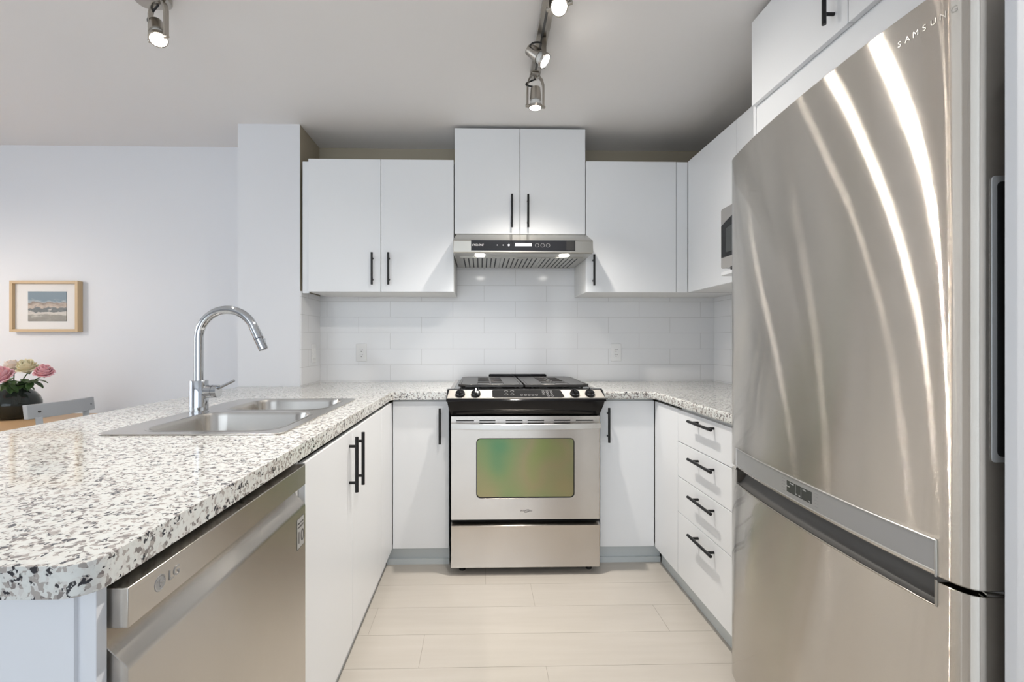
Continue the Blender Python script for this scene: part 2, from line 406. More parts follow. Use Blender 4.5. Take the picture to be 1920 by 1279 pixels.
# enclosure above the fridge
c = thing('wall_cabinet', 'deep white cabinet over the fridge with two doors, filler board and side gable', 'cabinet', (XR-.01, 1.28, 1.82), 'white upper cabinets')
shell(c, 1.070, XR-.001, .745, 1.778, 2.092, 2.410, '-x')
for a, b in ((1.304, 1.777), (.760, 1.304)):
    d = doorpanel(c, 1.050, 1.0685, a+g, b-g, 2.088, 2.412); hy = 1.357 if a > 1 else 1.250
    handle(d, (1.050, hy, 2.119), (1.050, hy, 2.305), (-1, 0, 0))
bm = nb(); box(bm, 1.070, 1.086, .745, 1.778, 1.822, 2.0905); sub('filler_board', bm, M['white'], c, bev=.001)
bm = nb(); box(bm, 1.070, XR-.001, 1.782, 1.799, .93, 2.41); sub('gable_panel', bm, M['white'], c, bev=.001)

# base cabinets: left run (faces +x), back run (faces -y), right run (faces -x)
BT = .870
c = thing('base_cabinet', 'white two-door base cabinet under the sink, right of the dishwasher', 'cabinet', (-.75, 1.7, 0), 'white base cabinets')
shell(c, -1.07, -.480, 1.215, 2.163, .096, BT, '+x', top=False)
for a, b, hy in ((1.228, 1.683, 1.640), (1.683, 2.163, 1.727)):
    d = doorpanel(c, -.479, -.461, a+g, b-g, .096, .859); handle(d, (-.461, hy, .648), (-.461, hy, .842), (1, 0, 0), post=.026)
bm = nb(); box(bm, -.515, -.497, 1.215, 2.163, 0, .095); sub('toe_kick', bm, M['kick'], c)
c = thing('corner_panel', 'narrow plain white panel in the left base corner beside the sink cabinet', 'cabinet panel', (-.5, 2.3, 0), 'plain corner panels')
doorpanel(c, -.479, -.461, 2.163+g, 2.4295, .096, .859, 'panel')
bm = nb(); box(bm, -.515, -.497, 2.165, 2.445, 0, .095); sub('toe_kick', bm, M['kick'], c)
c = thing('base_cabinet', 'white single-door base cabinet left of the range', 'cabinet', (-.31, 2.75, 0), 'white base cabinets')
shell(c, -.458, -.166, 2.449, 3.02, .096, BT, '-y')
d = doorpanel(c, -.458, -.1665, 2.430, 2.448, .096, .864); handle(d, (-.2115, 2.430, .646), (-.2115, 2.430, .831), (0, -1, 0))
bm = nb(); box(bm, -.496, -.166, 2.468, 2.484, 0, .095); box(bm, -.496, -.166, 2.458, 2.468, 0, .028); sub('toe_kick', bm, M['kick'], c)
c = thing('base_cabinet', 'white single-door base cabinet right of the range', 'cabinet', (.77, 2.75, 0), 'white base cabinets')
shell(c, .628, .916, 2.449, 3.02, .096, BT, '-y')
d = doorpanel(c, .628, .915, 2.430, 2.448, .096, .864); handle(d, (.6685, 2.430, .650), (.6685, 2.430, .831), (0, -1, 0))
bm = nb(); box(bm, .628, .960, 2.468, 2.484, 0, .095); box(bm, .628, .960, 2.458, 2.468, 0, .028); sub('toe_kick', bm, M['kick'], c)
c = thing('corner_panel', 'plain white panel in the right base corner beside the drawers', 'cabinet panel', (.94, 2.3, 0), 'plain corner panels')
doorpanel(c, .919, .937, 2.144+g, 2.4295, .094, .862, 'panel')
bm = nb(); box(bm, .962, .978, 2.144, 2.447, 0, .093); sub('toe_kick', bm, M['kick'], c)
c = thing('drawer_cabinet', 'white four-drawer base cabinet beside the fridge', 'cabinet', (1.2, 1.87, 0), 'white base cabinets')
shell(c, .938, XR-.01, 1.600, 2.142, .094, BT, '-x')
zs = [(.713, .862), (.551, .713), (.386, .551), (.094, .386)]
hz = [.834, .671, .509, .345]
for (a, b), z in zip(zs, hz):
    d = doorpanel(c, .919, .937, 1.600, 2.144-g, a+g, b-g, 'drawer')
    handle(d, (.919, 1.775, z), (.919, 1.975, z), (-1, 0, 0))
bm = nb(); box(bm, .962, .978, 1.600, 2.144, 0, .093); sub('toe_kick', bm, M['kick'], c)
# end panel of the peninsula
c = thing('end_panel', 'white end panel of the peninsula under the rounded granite corner', 'cabinet panel', (-.9, .59, 0))
bm = nb(); box(bm, -1.07, -.472, .580, .597, 0, .872); sub('panel', bm, M['trimw'], c, bev=.001)
bm = nb(); box(bm, -1.085, -.4935, .574, .580, 0, .872); sub('cover_board', bm, M['trimw'], c)
c = thing('back_panel', 'white panel closing the dining side of the peninsula', 'cabinet panel', (-1.08, 1.6, 0))
bm = nb(); box(bm, -1.10, -1.086, .574, 2.714, 0, .872); sub('panel', bm, M['trimw'], c)

# ---------------------------------------------------------------- worktops
sx0, sx1, sy0, sy1 = -1.078, -.560, 1.312, 2.118
outer = [(-1.398, .553), (-.494, .553)]
for k in range(1, 8):
    t = k/8*PI/2; outer.append((-.494+.035*math.sin(t), .588-.035*math.cos(t)))
outer += [(-.459, .588), (-.459, 2.372)]
for k in range(1, 5):
    t = k/5*PI/2; outer.append((-.431-.028*math.cos(t), 2.372+.028*math.sin(t)))
outer += [(-.431, 2.400), (-.163, 2.400), (-.163, 3.035), (-1.040, 3.035), (-1.040, 2.714), (-1.398, 2.714)]
bm = nb(); plate(bm, [outer, rr(sx0+.012, sx1-.012, sy0+.012, sy1-.012, .03)], .876, .915)
o = link('countertop', bm, M['granite'], bev=.0085, seg=4, ang=50); tag(o, 'speckled grey granite worktop of the peninsula around the sink', 'countertop', 'granite worktops')
outer = [(.618, 2.400), (.868, 2.400)]
for k in range(1, 5):
    t = k/5*PI/2; outer.append((.868+.033*math.sin(t), 2.367+.033*math.cos(t)))
outer += [(.901, 2.367), (.901, 1.600), (XR-.002, 1.600), (XR-.002, 3.035), (.618, 3.035)]
bm = nb(); plate(bm, [outer], .876, .915)
o = link('countertop', bm, M['granite'], bev=.0085, seg=4, ang=50); tag(o, 'speckled grey granite worktop between the range and the fridge', 'countertop', 'granite worktops')

# ---------------------------------------------------------------- sink
c = thing('kitchen_sink', 'double-bowl stainless steel sink set into the peninsula worktop', 'sink', (-.82, 1.71, .915))
b1 = (-.992, -.598, 1.352, 1.708); b2 = (-.975, -.598, 1.762, 2.078)
bm = nb(); plate(bm, [rr(sx0, sx1, sy0, sy1, .03), rr(*b1, .075, 8), rr(*b2, .075, 8)], .9155, .9195)
sub('rim', bm, M['sink'], c, bev=.0016, seg=2)
for b in (b1, b2):
    bm = nb(); rings = []
    for ins, z, r in ((-.006, .9198, .078), (-.001, .9212, .076), (.003, .9195, .073), (.007, .908, .07), (.016, .77, .062), (.030, .742, .052), (.06, .731, .04)):
        rings.append([bm.verts.new((x, y, z)) for x, y in rr(b[0]+ins, b[1]-ins, b[2]+ins, b[3]-ins, max(r, .02), 8)])
    for p, q in zip(rings, rings[1:]):
        for k in range(len(p)): bm.faces.new((p[k], p[(k+1) % len(p)], q[(k+1) % len(p)], q[k]))
    bm.faces.new(rings[-1])
    o = sub('basin', bm, M['sink'], c, smooth=True)
    bm = nb(); lathe(bm, [(.045, .7315), (.045, .7335), (.036, .7335), (.03, .730)], ((b[0]+b[1])/2, (b[2]+b[3])/2, 0), 24); sub('drain', bm, M['chrome'], o, smooth=True)

# ---------------------------------------------------------------- faucet
fx, fy = -1.032, 1.722
c = thing('kitchen_faucet', 'chrome gooseneck kitchen faucet standing behind the sink', 'faucet', (fx, fy, .9195))
bm = nb(); lathe(bm, [(.033, .9195), (.033, .9225), (.0312, .924), (.0312, 1.0335), (.0300, 1.0355), (.017, 1.0355)], (fx, fy, 0), 40); sub('body', bm, M['chrome'], c, smooth=True)
R = .1035; zt = 1.190; pts = [(fx, fy, 1.034), (fx, fy, 1.10), (fx, fy, 1.16)]
for k in range(0, 21):
    t = PI-k/20*math.radians(160); pts.append((fx+R+R*math.cos(t), fy, zt+R*math.sin(t)))
bm = nb(); tube(bm, pts, .0155, 24); sub('spout', bm, M['chrome'], c, smooth=True)
e = Vector(pts[-1]); d = (e-Vector(pts[-2])).normalized()
bm = nb(); tube(bm, [e-d*.003, e+d*.040], [.0162, .0172], 24); tube(bm, [e+d*.040, e+d*.0425], .0150, 24); tube(bm, [e+d*.0425, e+d*.084, e+d*.0855], [.0172, .0165, .0145], 24)
h = sub('spray_head', bm, M['chrome'], c, smooth=True)
bm = nb(); tube(bm, [e+d*.0395, e+d*.043], .0160, 24); sub('seal_ring', bm, M['dark'], h)
bm = nb(); box(bm, e.x+d.x*.045+.012, e.x+d.x*.045+.020, fy-.006, fy+.006, e.z+d.z*.055, e.z+d.z*.040); sub('spray_button', bm, M['chrome'], h, bev=.001)
bm = nb(); cyl(bm, (fx+.026, fy, .995), (fx+.052, fy, .995), .0235, 28); cyl(bm, (fx+.0535, fy, .995), (fx+.072, fy, .995), .0235, 28); cyl(bm, (fx+.05, fy, .995), (fx+.056, fy, .995), .019, 20)
h = sub('valve', bm, M['chrome'], c, smooth=True)
bm = nb(); tube(bm, [(fx+.060, fy, 1.000), (fx+.075, fy-.001, 1.008), (fx+.130, fy-.004, 1.034)], [.0052, .0052, .0050], 14); sub('lever', bm, M['chrome'], h, smooth=True)

# ---------------------------------------------------------------- dishwasher
c = thing('dishwasher', 'stainless steel dishwasher with pocket handle at the end of the peninsula', 'dishwasher', (-.75, .9, 0))
y0, y1, xf = .601, 1.199, -.449
bm = nb(); box(bm, -1.05, -.492, y0+.002, y1-.002, .06, .862); sub('tub', bm, M['dark'], c)
bm = nb(); prism(bm, [(-.491, .10), (xf-.003, .10), (xf, .103), (xf, .757), (xf-.001, .762), (xf-.004, .766), (-.489, .800), (-.491, .802)], y0, y1, 'y'); dp = sub('door', bm, M['dw'], c, bev=.0008, seg=1, ang=60)
bm = nb(); box(bm, -.491, xf, y0, y1, .812, .8635); hb = sub('handle_bar', bm, M['dw'], c, bev=.0012)
bm = nb(); box(bm, -.53, -.492, y0+.003, y1-.003, .02, .10); sub('kick_plate', bm, M['dark'], c)
# emblem and letters on the bar, badge on the door
ly, lz = .660, .8395
bm = nb(); 
def ring(bm, cy, cz, ro, ri, x, ext, n=36, a0=0, a1=2*PI):
    vs = []
    for k in range(n+1):
        t = a0+(a1-a0)*k/n
        vs.append([bm.verts.new((xx, cy+r*math.cos(t), cz+r*math.sin(t))) for xx in (x, x+ext) for r in (ri, ro)])
    for p, q in zip(vs, vs[1:]):
        bm.faces.new((p[2], p[3], q[3], q[2])); bm.faces.new((p[1], p[3], q[3], q[1])); bm.faces.new((p[0], p[2], q[2], q[0]))
ring(bm, ly, lz, .0108, .0094, xf, .0006, a0=math.radians(0), a1=math.radians(315))
box(bm, xf, xf+.0006, ly, ly+.0100, lz-.0007, lz+.0007); box(bm, xf, xf+.0006, ly-.0008, ly+.0006, lz-.0045, lz+.0052); box(bm, xf, xf+.0006, ly-.0008, ly+.004, lz-.0052, lz-.0040)
box(bm, xf, xf+.0006, ly-.0060, ly-.0038, lz+.0030, lz+.0052)
lg = sub('emblem', bm, M['chrome'], hb)
bm = nb(); cyl(bm, (xf-.0002, ly, lz), (xf+.0002, ly, lz), .0115, 32); sub('emblem_disc', bm, M['greyp'], hb)
text('maker_lettering', 'LG', .0205, M['greyp'], hb, (xf+.0004, ly+.030, lz), (0, 1, 0), (0, 0, 1), .0004)
bx = xf+.0004; by = 1.166
bm = nb(); box(bm, xf, xf+.0003, by-.023, by+.023, .665, .741); bd = sub('warranty_badge', bm, M['inkd'], dp)
bm = nb(); box(bm, xf+.0003, xf+.0005, by-.021, by+.021, .667, .739); sub('badge_field', bm, mat('badge_silver', (.5, .5, .49), .35, .3), dp)
text('badge_number', '10', .042, M['inkd'], dp, (xf+.0007, by, .691), (0, 1, 0), (0, 0, 1), .0002)
text('badge_caption', 'DIRECT DRIVE', .0056, M['inkd'], dp, (xf+.0007, by, .727), (0, 1, 0), (0, 0, 1), .0002)
text('badge_caption', 'WARRANTY', .0068, M['inkd'], dp, (xf+.0007, by, .718), (0, 1, 0), (0, 0, 1), .0002)

# ---------------------------------------------------------------- range
RX = .2255; hw = .375
c = thing('gas_range', 'stainless steel slide-in gas range with green-tinted oven window', 'range', (RX, 2.65, 0))
bm = nb(); box(bm, RX-hw+.003, RX+hw-.003, 2.372, 3.015, .045, .905); sub('body', bm, M['dark'], c)
# storage drawer
yf = 2.330
bm = nb(); prism(bm, [(2.370, .040), (yf, .040), (yf, .233), (yf-.006, .252), (yf+.016, .262), (2.370, .262)], RX-hw, RX+hw, 'x')
sub('storage_drawer', bm, M['steel'], c, bev=.0012)
# oven door with window opening
bm = nb(); ox0, ox1, oz0, oz1 = RX-.2475, RX+.2475, .389, .690
loops = [[(RX-hw, .281), (RX+hw, .281), (RX+hw, .802), (RX-hw, .802)], rr(ox0, ox1, oz0, oz1, .022, 6)]
plate(bm, loops, 0, .038)
for v in bm.verts: v.co = Vector((v.co.x, yf+.038-v.co.z, v.co.y))
od = sub('oven_door', bm, M['steel'], c, bev=.0015)
bm = nb(); prism(bm, rr(ox0+.0005, ox1-.0005, oz0+.0005, oz1-.0005, .022, 6), yf+.006, yf+.012, 'y'); sub('oven_window', bm, M['oven'], od)
bm = nb()
a = rr(ox0-.001, ox1+.001, oz0-.001, oz1+.001, .023, 6); b = rr(ox0+.004, ox1-.004, oz0+.004, oz1-.004, .018, 6)
va = [bm.verts.new((x, yf+.004, z)) for x, z in a]; vb = [bm.verts.new((x, yf+.004, z)) for x, z in b]
for k in range(len(a)): bm.faces.new((va[k], va[(k+1) % len(a)], vb[(k+1) % len(a)], vb[k]))
sub('window_gasket', bm, M['dark'], od)
for x0, x1 in ((-.348, -.259), (-.232, -.152), (-.100, -.016), (.010, .094), (.144, .226), (.254, .342)):
    bm = nb(); box(bm, RX+x0, RX+x1, yf-.0006, yf, .777, .7825); sub('vent_slot', bm, M['dark'], od)
    if abs(x0+x1) < .5:
        bm = nb(); box(bm, RX+x0, RX+x1, yf-.0006, yf, .764, .7685); sub('vent_slot', bm, M['dark'], od)
# bowed handle
bm = nb(); n = 24; rings = []
for k in range(n+1):
    s = k/n*2-1; x = RX+s*(hw-.002); y = yf-.030-.014*(1-s*s); z = .757-.004*(1-s*s)
    prof = [(y+.012, z+.0145), (y+.0015, z+.0145), (y, z+.013), (y, z-.013), (y+.0015, z-.0145), (y+.012, z-.0145)]
    rings.append([bm.verts.new((x, p[0], p[1])) for p in prof])
for p, q in zip(rings, rings[1:]):
    for k in range(6): bm.faces.new((p[k], p[(k+1) % 6], q[(k+1) % 6], q[k]))
bm.faces.new(rings[0]); bm.faces.new(rings[-1])
for s in (-1, 1): box(bm, RX+s*(hw-.012)-.010, RX+s*(hw-.012)+.010, yf-.026, yf+.001, .746, .768)
sub('door_handle', bm, mat('bright_steel', (.74, .72, .69), .27, 1), od, smooth=True)
# maker's emblem
bm = nb(); zc = .3235
pts = [(RX+.006+.0135*math.cos(t)*.9-.004*math.sin(t), yf-.0003, zc+.0028*math.cos(t)*2.2+.0052*math.sin(t)) for t in [k/28*2*PI for k in range(29)]]
tube(bm, pts, .0008, 6); sub('emblem_ring', bm, M['inkd'], od)
text('maker_lettering', 'Whirlpool', .0145, M['inkd'], od, (RX+.003, yf-.0004, zc+.001), (1, 0, 0), (0, 0, 1), .0003)
# black apron, control panel, display
bm = nb(); rings = []
for k in range(17):
    s = k/16*2-1
    rings.append([bm.verts.new(p) for p in ((RX+s*.392, 2.283+.012*s*s, .884), (RX+s*.388, 2.290+.014*s*s, .860), (RX+s*.378, 2.312+.012*s*s, .822), (RX+s*.374, 2.335, .806), (RX+s*.374, 2.38, .806), (RX+s*.392, 2.38, .884))])
for p, q in zip(rings, rings[1:]):
    for k in range(6): bm.faces.new((p[k], p[(k+1) % 6], q[(k+1) % 6], q[k]))
bm.faces.new(rings[0]); bm.faces.new(rings[-1]); sub('apron', bm, M['gloss'], c, smooth=True)
PA, PB = Vector((0, 2.284, .889)), Vector((0, 2.352, .931)); pn = Vector((0, -(PB.z-PA.z), PB.y-PA.y)).normalized()
def onp(x, t, h=0): q = PA.lerp(PB, t); return Vector((RX+x, q.y, q.z))+pn*h
bm = nb(); prism(bm, [(2.279, .880), (2.279, .888), (2.285, .892), (2.352, .933), (2.372, .936), (2.397, .925), (2.397, .880)], RX-.396, RX+.396, 'x'); sub('control_surround', bm, M['gloss'], c, bev=.004, seg=3)
def onplate(pts2, h0, h1, m, name, parent, **k):
    bm = nb(); a = [bm.verts.new(onp(x, t, h0)) for x, t in pts2]; b = [bm.verts.new(onp(x, t, h1)) for x, t in pts2]; n = len(a)
    bm.faces.new(a); bm.faces.new(b)
    for i in range(n): bm.faces.new((a[i], a[(i+1) % n], b[(i+1) % n], b[i]))
    return sub(name, bm, m, parent, **k)
cp = onplate([(-.392, .06), (.392, .06), (.380, .90), (-.384, .90)], .001, .0075, M['panel'], 'control_panel', c, bev=.0015)
ds = onplate([(-.168, .20), (-.158, .10), (.178, .10), (.190, .18), (.178, .80), (.170, .86), (-.162, .86), (-.168, .80)], .0072, .0085, mat('matt_display_glass', (.012, .012, .013), .5, IOR=1.15), 'display', cp)
M['keyink'] = mat('grey_key_print', (.38, .38, .38), .4)
def keys(spots, w, hgt):
    for (x, t) in spots:
        p = onp(x, t, .0086); u = (PB-PA).normalized(); bm = nb()
        pts = [p+Vector((math.cos(a)*w, 0, 0))+u*(math.sin(a)*hgt)+pn*.0001 for a in [PI/4+k/8*2*PI for k in range(9)]]
        tube(bm, pts, .0007, 5); sub('key', bm, M['keyink'], ds)
keys([(-.098, .72), (-.068, .72), (-.098, .42), (-.068, .42)], .009, .0065)
keys([(-.022, .34), (-.003, .34), (.015, .34), (.034, .34), (.052, .34)], .007, .006)
keys([(x, t) for t in (.76, .60, .44) for x in (.088, .108, .128)]+[(.112, .26), (.132, .26)], .006, .005)
for kx in (-.327, -.2495, .2435, .3195):
    p = onp(kx, .42, .0072); bm = nb(); lathe(bm, [(.0235, 0), (.0245, .003), (.0232, .012), (.0215, .0145), (.006, .0155)], p, 30, pn); kb = sub('control_knob', bm, M['gloss'], c, smooth=True)
    u = (PB-PA).normalized(); a = p+pn*.014-u*.017; b = p+pn*.014+u*.021
    bm = nb()
    q = [a+Vector((-.0048, 0, 0)), a+Vector((.0048, 0, 0)), b+Vector((.0040, 0, 0)), b+Vector((-.0040, 0, 0))]
    lo = [bm.verts.new(v) for v in q]; hi = [bm.verts.new(v+pn*.012) for v in q]
    bm.faces.new(lo); bm.faces.new(hi)
    for i in range(4): bm.faces.new((lo[i], lo[(i+1) % 4], hi[(i+1) % 4], hi[i]))
    sub('knob_grip', bm, M['gloss'], kb, bev=.0015)
    bm = nb(); ring_pts = [p+pn*.0135+Vector((math.cos(t)*.0215, 0, 0))+u*math.sin(t)*.0215 for t in [k/28*2*PI for k in range(29)]]
    tube(bm, ring_pts, .0008, 6); sub('knob_ring', bm, M['chrome'], kb)
# cooktop, burners, grates
bm = nb(); prism(bm, [(RX-.385, 2.375), (RX+.385, 2.375), (RX+.385, 3.010), (RX-.385, 3.010)], .9158, .9275, 'z'); ct = sub('cooktop', bm, M['gloss'], c, bev=.003)
for x in (RX-.386, RX+.366):
    bm = nb(); box(bm, x, x+.020, 2.42, 3.008, .9262, .9290); sub('side_trim', bm, M['steel'], c)
bm = nb(); prism(bm, [(.052, .925), (.052, .962), (.058, .967), (.415, .967), (.424, .962), (.424, .925)], 2.985, 3.012, 'y'); sub('back_vent', bm, M['gloss'], c, bev=.002)
for s in (-1, 1):
    for y in (2.545, 2.83):
        bm = nb(); lathe(bm, [(.048, .9278), (.048, .934), (.036, .936), (.036, .9405), (.030, .942)], (RX+s*.185, y, 0), 28); sub('burner', bm, M['iron'], c, smooth=True)
for s in (-1, 1):
    xa, xb = (RX-.342, RX-.004) if s < 0 else (RX+.004, RX+.342)
    bm = nb(); ya, yb = 2.398, 2.962; zt = .953; h = .013
    cut = .035
    box(bm, xa+(cut if s < 0 else 0), xb-(cut if s > 0 else 0), ya, ya+.014, zt-h, zt)
    box(bm, xa+(cut if s < 0 else 0), xb-(cut if s > 0 else 0), yb-.014, yb, zt-h, zt)
    ox = xa if s < 0 else xb-.014; ix = xb-.014 if s < 0 else xa
    box(bm, ox, ox+.014, ya+cut, yb-cut, zt-h, zt); box(bm, ix, ix+.014, ya+.014, yb-.014, zt-h, zt)
    for y_, sg in ((ya, 1), (yb, -1)):   # cut corners
        oxm = (xa+xa+.014)/2 if s < 0 else (xb+xb-.014)/2
        p1 = Vector((oxm, y_+sg*cut, zt-h/2)); p2 = Vector((oxm+(cut if s < 0 else -cut), y_+sg*.007, zt-h/2))
        tube(bm, [p1, p2], .0075, 8)
    mx = (xa+xb)/2; box(bm, mx-.005, mx+.005, ya+.014, yb-.014, zt-h*.8, zt+.001)
    box(bm, xa+.014, mx-.068, ya+.03, yb-.03, zt-.008, zt-.0005); box(bm, mx+.068, xb-.014, ya+.03, yb-.03, zt-.008, zt-.0005)
    for y_, wd in ((ya+.075, .09), (ya+.19, .035), (ya+.285, .035), (ya+.375, .035), (ya+.46, .035), (yb-.045, .03)):
        box(bm, mx-.068, mx+.068, y_-wd/2, y_+wd/2, zt-.008, zt-.0005)
    for px, py in ((xa+.04, ya+.02), (xb-.04, ya+.02), (xa+.04, yb-.02), (xb-.04, yb-.02)): box(bm, px-.006, px+.006, py-.006, py+.006, .9276, zt-h)
    sub('grate', bm, M['iron'], c, bev=.0015, seg=1)
for x in (-.32, .335):
    bm = nb(); lathe(bm, [(.016, 0), (.016, .012), (.010, .014), (.010, .046)], (RX+x, 2.40, 0), 16); sub('levelling_foot', bm, M['dark'], c)

# ---------------------------------------------------------------- range hood
HX = .2325
c = thing('range_hood', 'stainless under-cabinet range hood with black touch panel', 'range hood', (HX, 2.78, 1.655))
hwid = .381; hy0 = 2.520
bm = nb()   # canopy: a hollow body open below
top = [(HX-.378, 2.695), (HX+.365, 2.695), (HX+.365, 3.03), (HX-.378, 3.03)]
def loft(bm, rings, close=True):
    vs = [[bm.verts.new(p) for p in r] for r in rings]
    for p, q in zip(vs, vs[1:]):
        for k in range(len(p)): bm.faces.new((p[k], p[(k+1) % len(p)], q[(k+1) % len(p)], q[k]))
    if close: bm.faces.new(vs[0]); bm.faces.new(vs[-1])
def hr(x0, x1, y, z): return [(x0, y, z), (x1, y, z), (x1, 3.030, z), (x0, 3.030, z)]
loft(bm, [hr(HX-.372, HX+.372, 2.690, 1.791), hr(HX-.372, HX+.372, 2.640, 1.786), hr(HX-hwid, HX+hwid, 2.532, 1.733), hr(HX-hwid, HX+hwid, hy0, 1.726), hr(HX-hwid, HX+hwid, hy0, 1.663), hr(HX-hwid, HX+hwid, hy0+.004, 1.658)])
sub('canopy', bm, M['hood'], c, bev=.003, seg=2)
bm = nb(); box(bm, HX-.285, HX+.283, hy0-.0015, hy0+.001, 1.671, 1.7275); pn_ = sub('touch_panel', bm, M['hoodglass'], c, bev=.0005)
bm = nb(); box(bm, HX+.234, HX+.278, hy0-.0018, hy0-.0014, 1.675, 1.7255); sub('panel_end', bm, M['dark'], pn_)
text('maker_lettering', 'CYCLONE', .0135, M['ink'], pn_, (HX-.250, hy0-.0018, 1.7005), (1, 0, 0), (0, 0, 1), .0002, .35)
bm = nb(); box(bm, HX-.046, HX+.044, hy0-.0021, hy0-.0014, 1.6965, 1.7105); sub('display', bm, M['lcd'], pn_)
for x, m_ in ((-.143, M['keyink']), (-.111, M['keyink'])):
    bm = nb(); cyl(bm, (HX+x, hy0-.002, 1.7005), (HX+x, hy0-.0014, 1.7005), .003, 12); sub('key', bm, m_, pn_)
bm = nb(); cyl(bm, (HX-.080, hy0-.0021, 1.7005), (HX-.080, hy0-.0014, 1.7005), .0050, 16); sub('key', bm, M['lcd'], pn_)
for x in (.074, .104, .134):
    bm = nb(); tube(bm, [(HX+x+.010*math.cos(t), hy0-.0018, 1.700+.010*math.sin(t)) for t in [k/20*2*PI for k in range(21)]], .0007, 5); sub('key', bm, M['keyink'], pn_)
zb = 1.6572
bm = nb(); box(bm, HX-hwid+.006, HX+hwid-.006, 2.528, 2.630, zb-.001, zb); sub('lamp_strip', bm, M['hood'], c)
for i in range(3):
    x0 = HX-.350+i*.2337; x1 = x0+.2317
    bm = nb(); box(bm, x0, x1, 2.632, 3.02, zb-.004, zb); fl = sub('grease_filter', bm, M['hood'], c, bev=.001)
    bm = nb()
    for k in range(8):
        x = x0+.018+k*.0262; box(bm, x, x+.007, 2.66, 2.985, zb-.0046, zb-.0040)
    sub('filter_slots', bm, M['dark'], fl)
bm = nb(); prism(bm, rr(HX-.022, HX+.022, 2.640, 2.665, .004), zb-.007, zb-.0045, 'z'); sub('filter_latch', bm, M['nickel'], c)
for x in (-.2365, .2335):
    bm = nb(); lathe(bm, [(.033, zb-.0035), (.031, zb-.005), (.028, zb-.005)], (HX+x, 2.580, 0), 28, cap=False); hl = sub('lamp_ring', bm, M['chrome'], c, smooth=True)
    bm = nb(); cyl(bm, (HX+x, 2.580, zb-.004), (HX+x, 2.580, zb-.002), .028, 28); sub('lamp_lens', bm, M['hoodlamp'], hl)
    l = bpy.data.lights.new('hood_lamp_light', 'SPOT'); l.energy = 3.5; l.spot_size = 2.2; l.spot_blend = .6; l.shadow_soft_size = .025; l.color = (1, .96, .9)
    lo = bpy.data.objects.new('hood_lamp_light', l); C.objects.link(lo); lo.location = (HX+x, 2.58, zb-.012); lo.parent = None

# ---------------------------------------------------------------- refrigerator
c = thing('refrigerator', 'tall stainless steel bottom-freezer refrigerator filling the right side', 'refrigerator', (1.2, 1.17, 0))
face = [(1.585, .880), (1.583, .869), (1.575, .863), (1.55, .857), (1.46, .841), (1.40, .8325), (1.335, .8255), (1.26, .8190), (1.20, .8150), (1.13, .8115), (1.07, .8095), (1.00, .8085), (.95, .8085), (.89, .8100), (.84, .8125), (.81, .8150), (.795, .8170), (.782, .8200), (.772, .8245), (.764, .8310), (.760, .8390), (.7585, .8480)]
back = [(.7585, .905), (1.585, .905)]
def fx_at(y):
    for (ya, xa), (yb, xb) in zip(face, face[1:]):
        if yb <= y <= ya: return xa+(xb-xa)*(ya-y)/(ya-yb)
    return .83
def seg_face(ya, yb, n=20, off=0): return [(y, fx_at(y)+off) for y in [ya+(yb-ya)*k/n for k in range(n+1)]]
def slab(bm, prof, z0, z1):   # prof: (y, x)
    prism(bm, [(x, y) for y, x in prof], z0, z1, 'z')
prof = face+back
bm = nb(); slab(bm, prof, .757, 1.803); ud = sub('fridge_door', bm, M['fridge'], c, bev=.003, seg=2, ang=60)
RY0, RY1 = .812, 1.528
fa = [p for p in face if p[0] > RY1]; fm = [p for p in face if RY0 < p[0] < RY1]; fb = [p for p in face if p[0] < RY0]
L1, L0 = (RY1, fx_at(RY1)), (RY0, fx_at(RY0)); K1, K0 = (RY1, .905), (RY0, .905)
whole = fa+[L1]+fm+[L0]+fb+[(.7585, .905), K0, K1, (1.585, .905)]
bm = nb(); cache = {}
def V(p, z):
    k = (p[0], p[1], z)
    if k not in cache: cache[k] = bm.verts.new((p[1], p[0], z))
    return cache[k]
def sides(lp, z0, z1):
    for i in range(len(lp)): p, q = lp[i], lp[(i+1) % len(lp)]; bm.faces.new((V(p, z0), V(q, z0), V(q, z1), V(p, z1)))
bm.faces.new([V(p, .036) for p in whole]); sides(whole, .036, .705)
pa = fa+[L1, K1, (1.585, .905)]; pb = [L0]+fb+[(.7585, .905), K0]; pm = [L1]+fm+[L0, K0, K1]
for lp in (pa, pb): sides(lp, .705, .748); bm.faces.new([V(p, .748) for p in lp])
bm.faces.new([V(p, .705) for p in pm])
fd = sub('freezer_door', bm, M['fridge'], c, bev=.002, seg=2, ang=60)
# hollow grip of the freezer door
bm = nb(); a = seg_face(RY1, RY0); n = len(a)
vs = [[bm.verts.new((x+o, y, z)) for y, x in a] for o, z in ((.003, .7055), (.014, .709), (.026, .720), (.034, .735), (.038, .7475), (.060, .7475), (.060, .704))]
for p, q in zip(vs, vs[1:]):
    for k in range(n-1): bm.faces.new((p[k], p[k+1], q[k+1], q[k]))
sub('grip_hollow', bm, M['greyd'], fd, smooth=True)
def rail(bm, pts, r=.0022): tube(bm, pts, r, 8)
bm = nb(); L_ = [(fx_at(y)-.0008, y, .705) for y, _ in a]
rail(bm, [(fx_at(RY1)-.0008, RY1, .750)]+L_+[(fx_at(RY0)-.0008, RY0, .752)]); sub('grip_trim', bm, M['nickel'], fd, smooth=True)
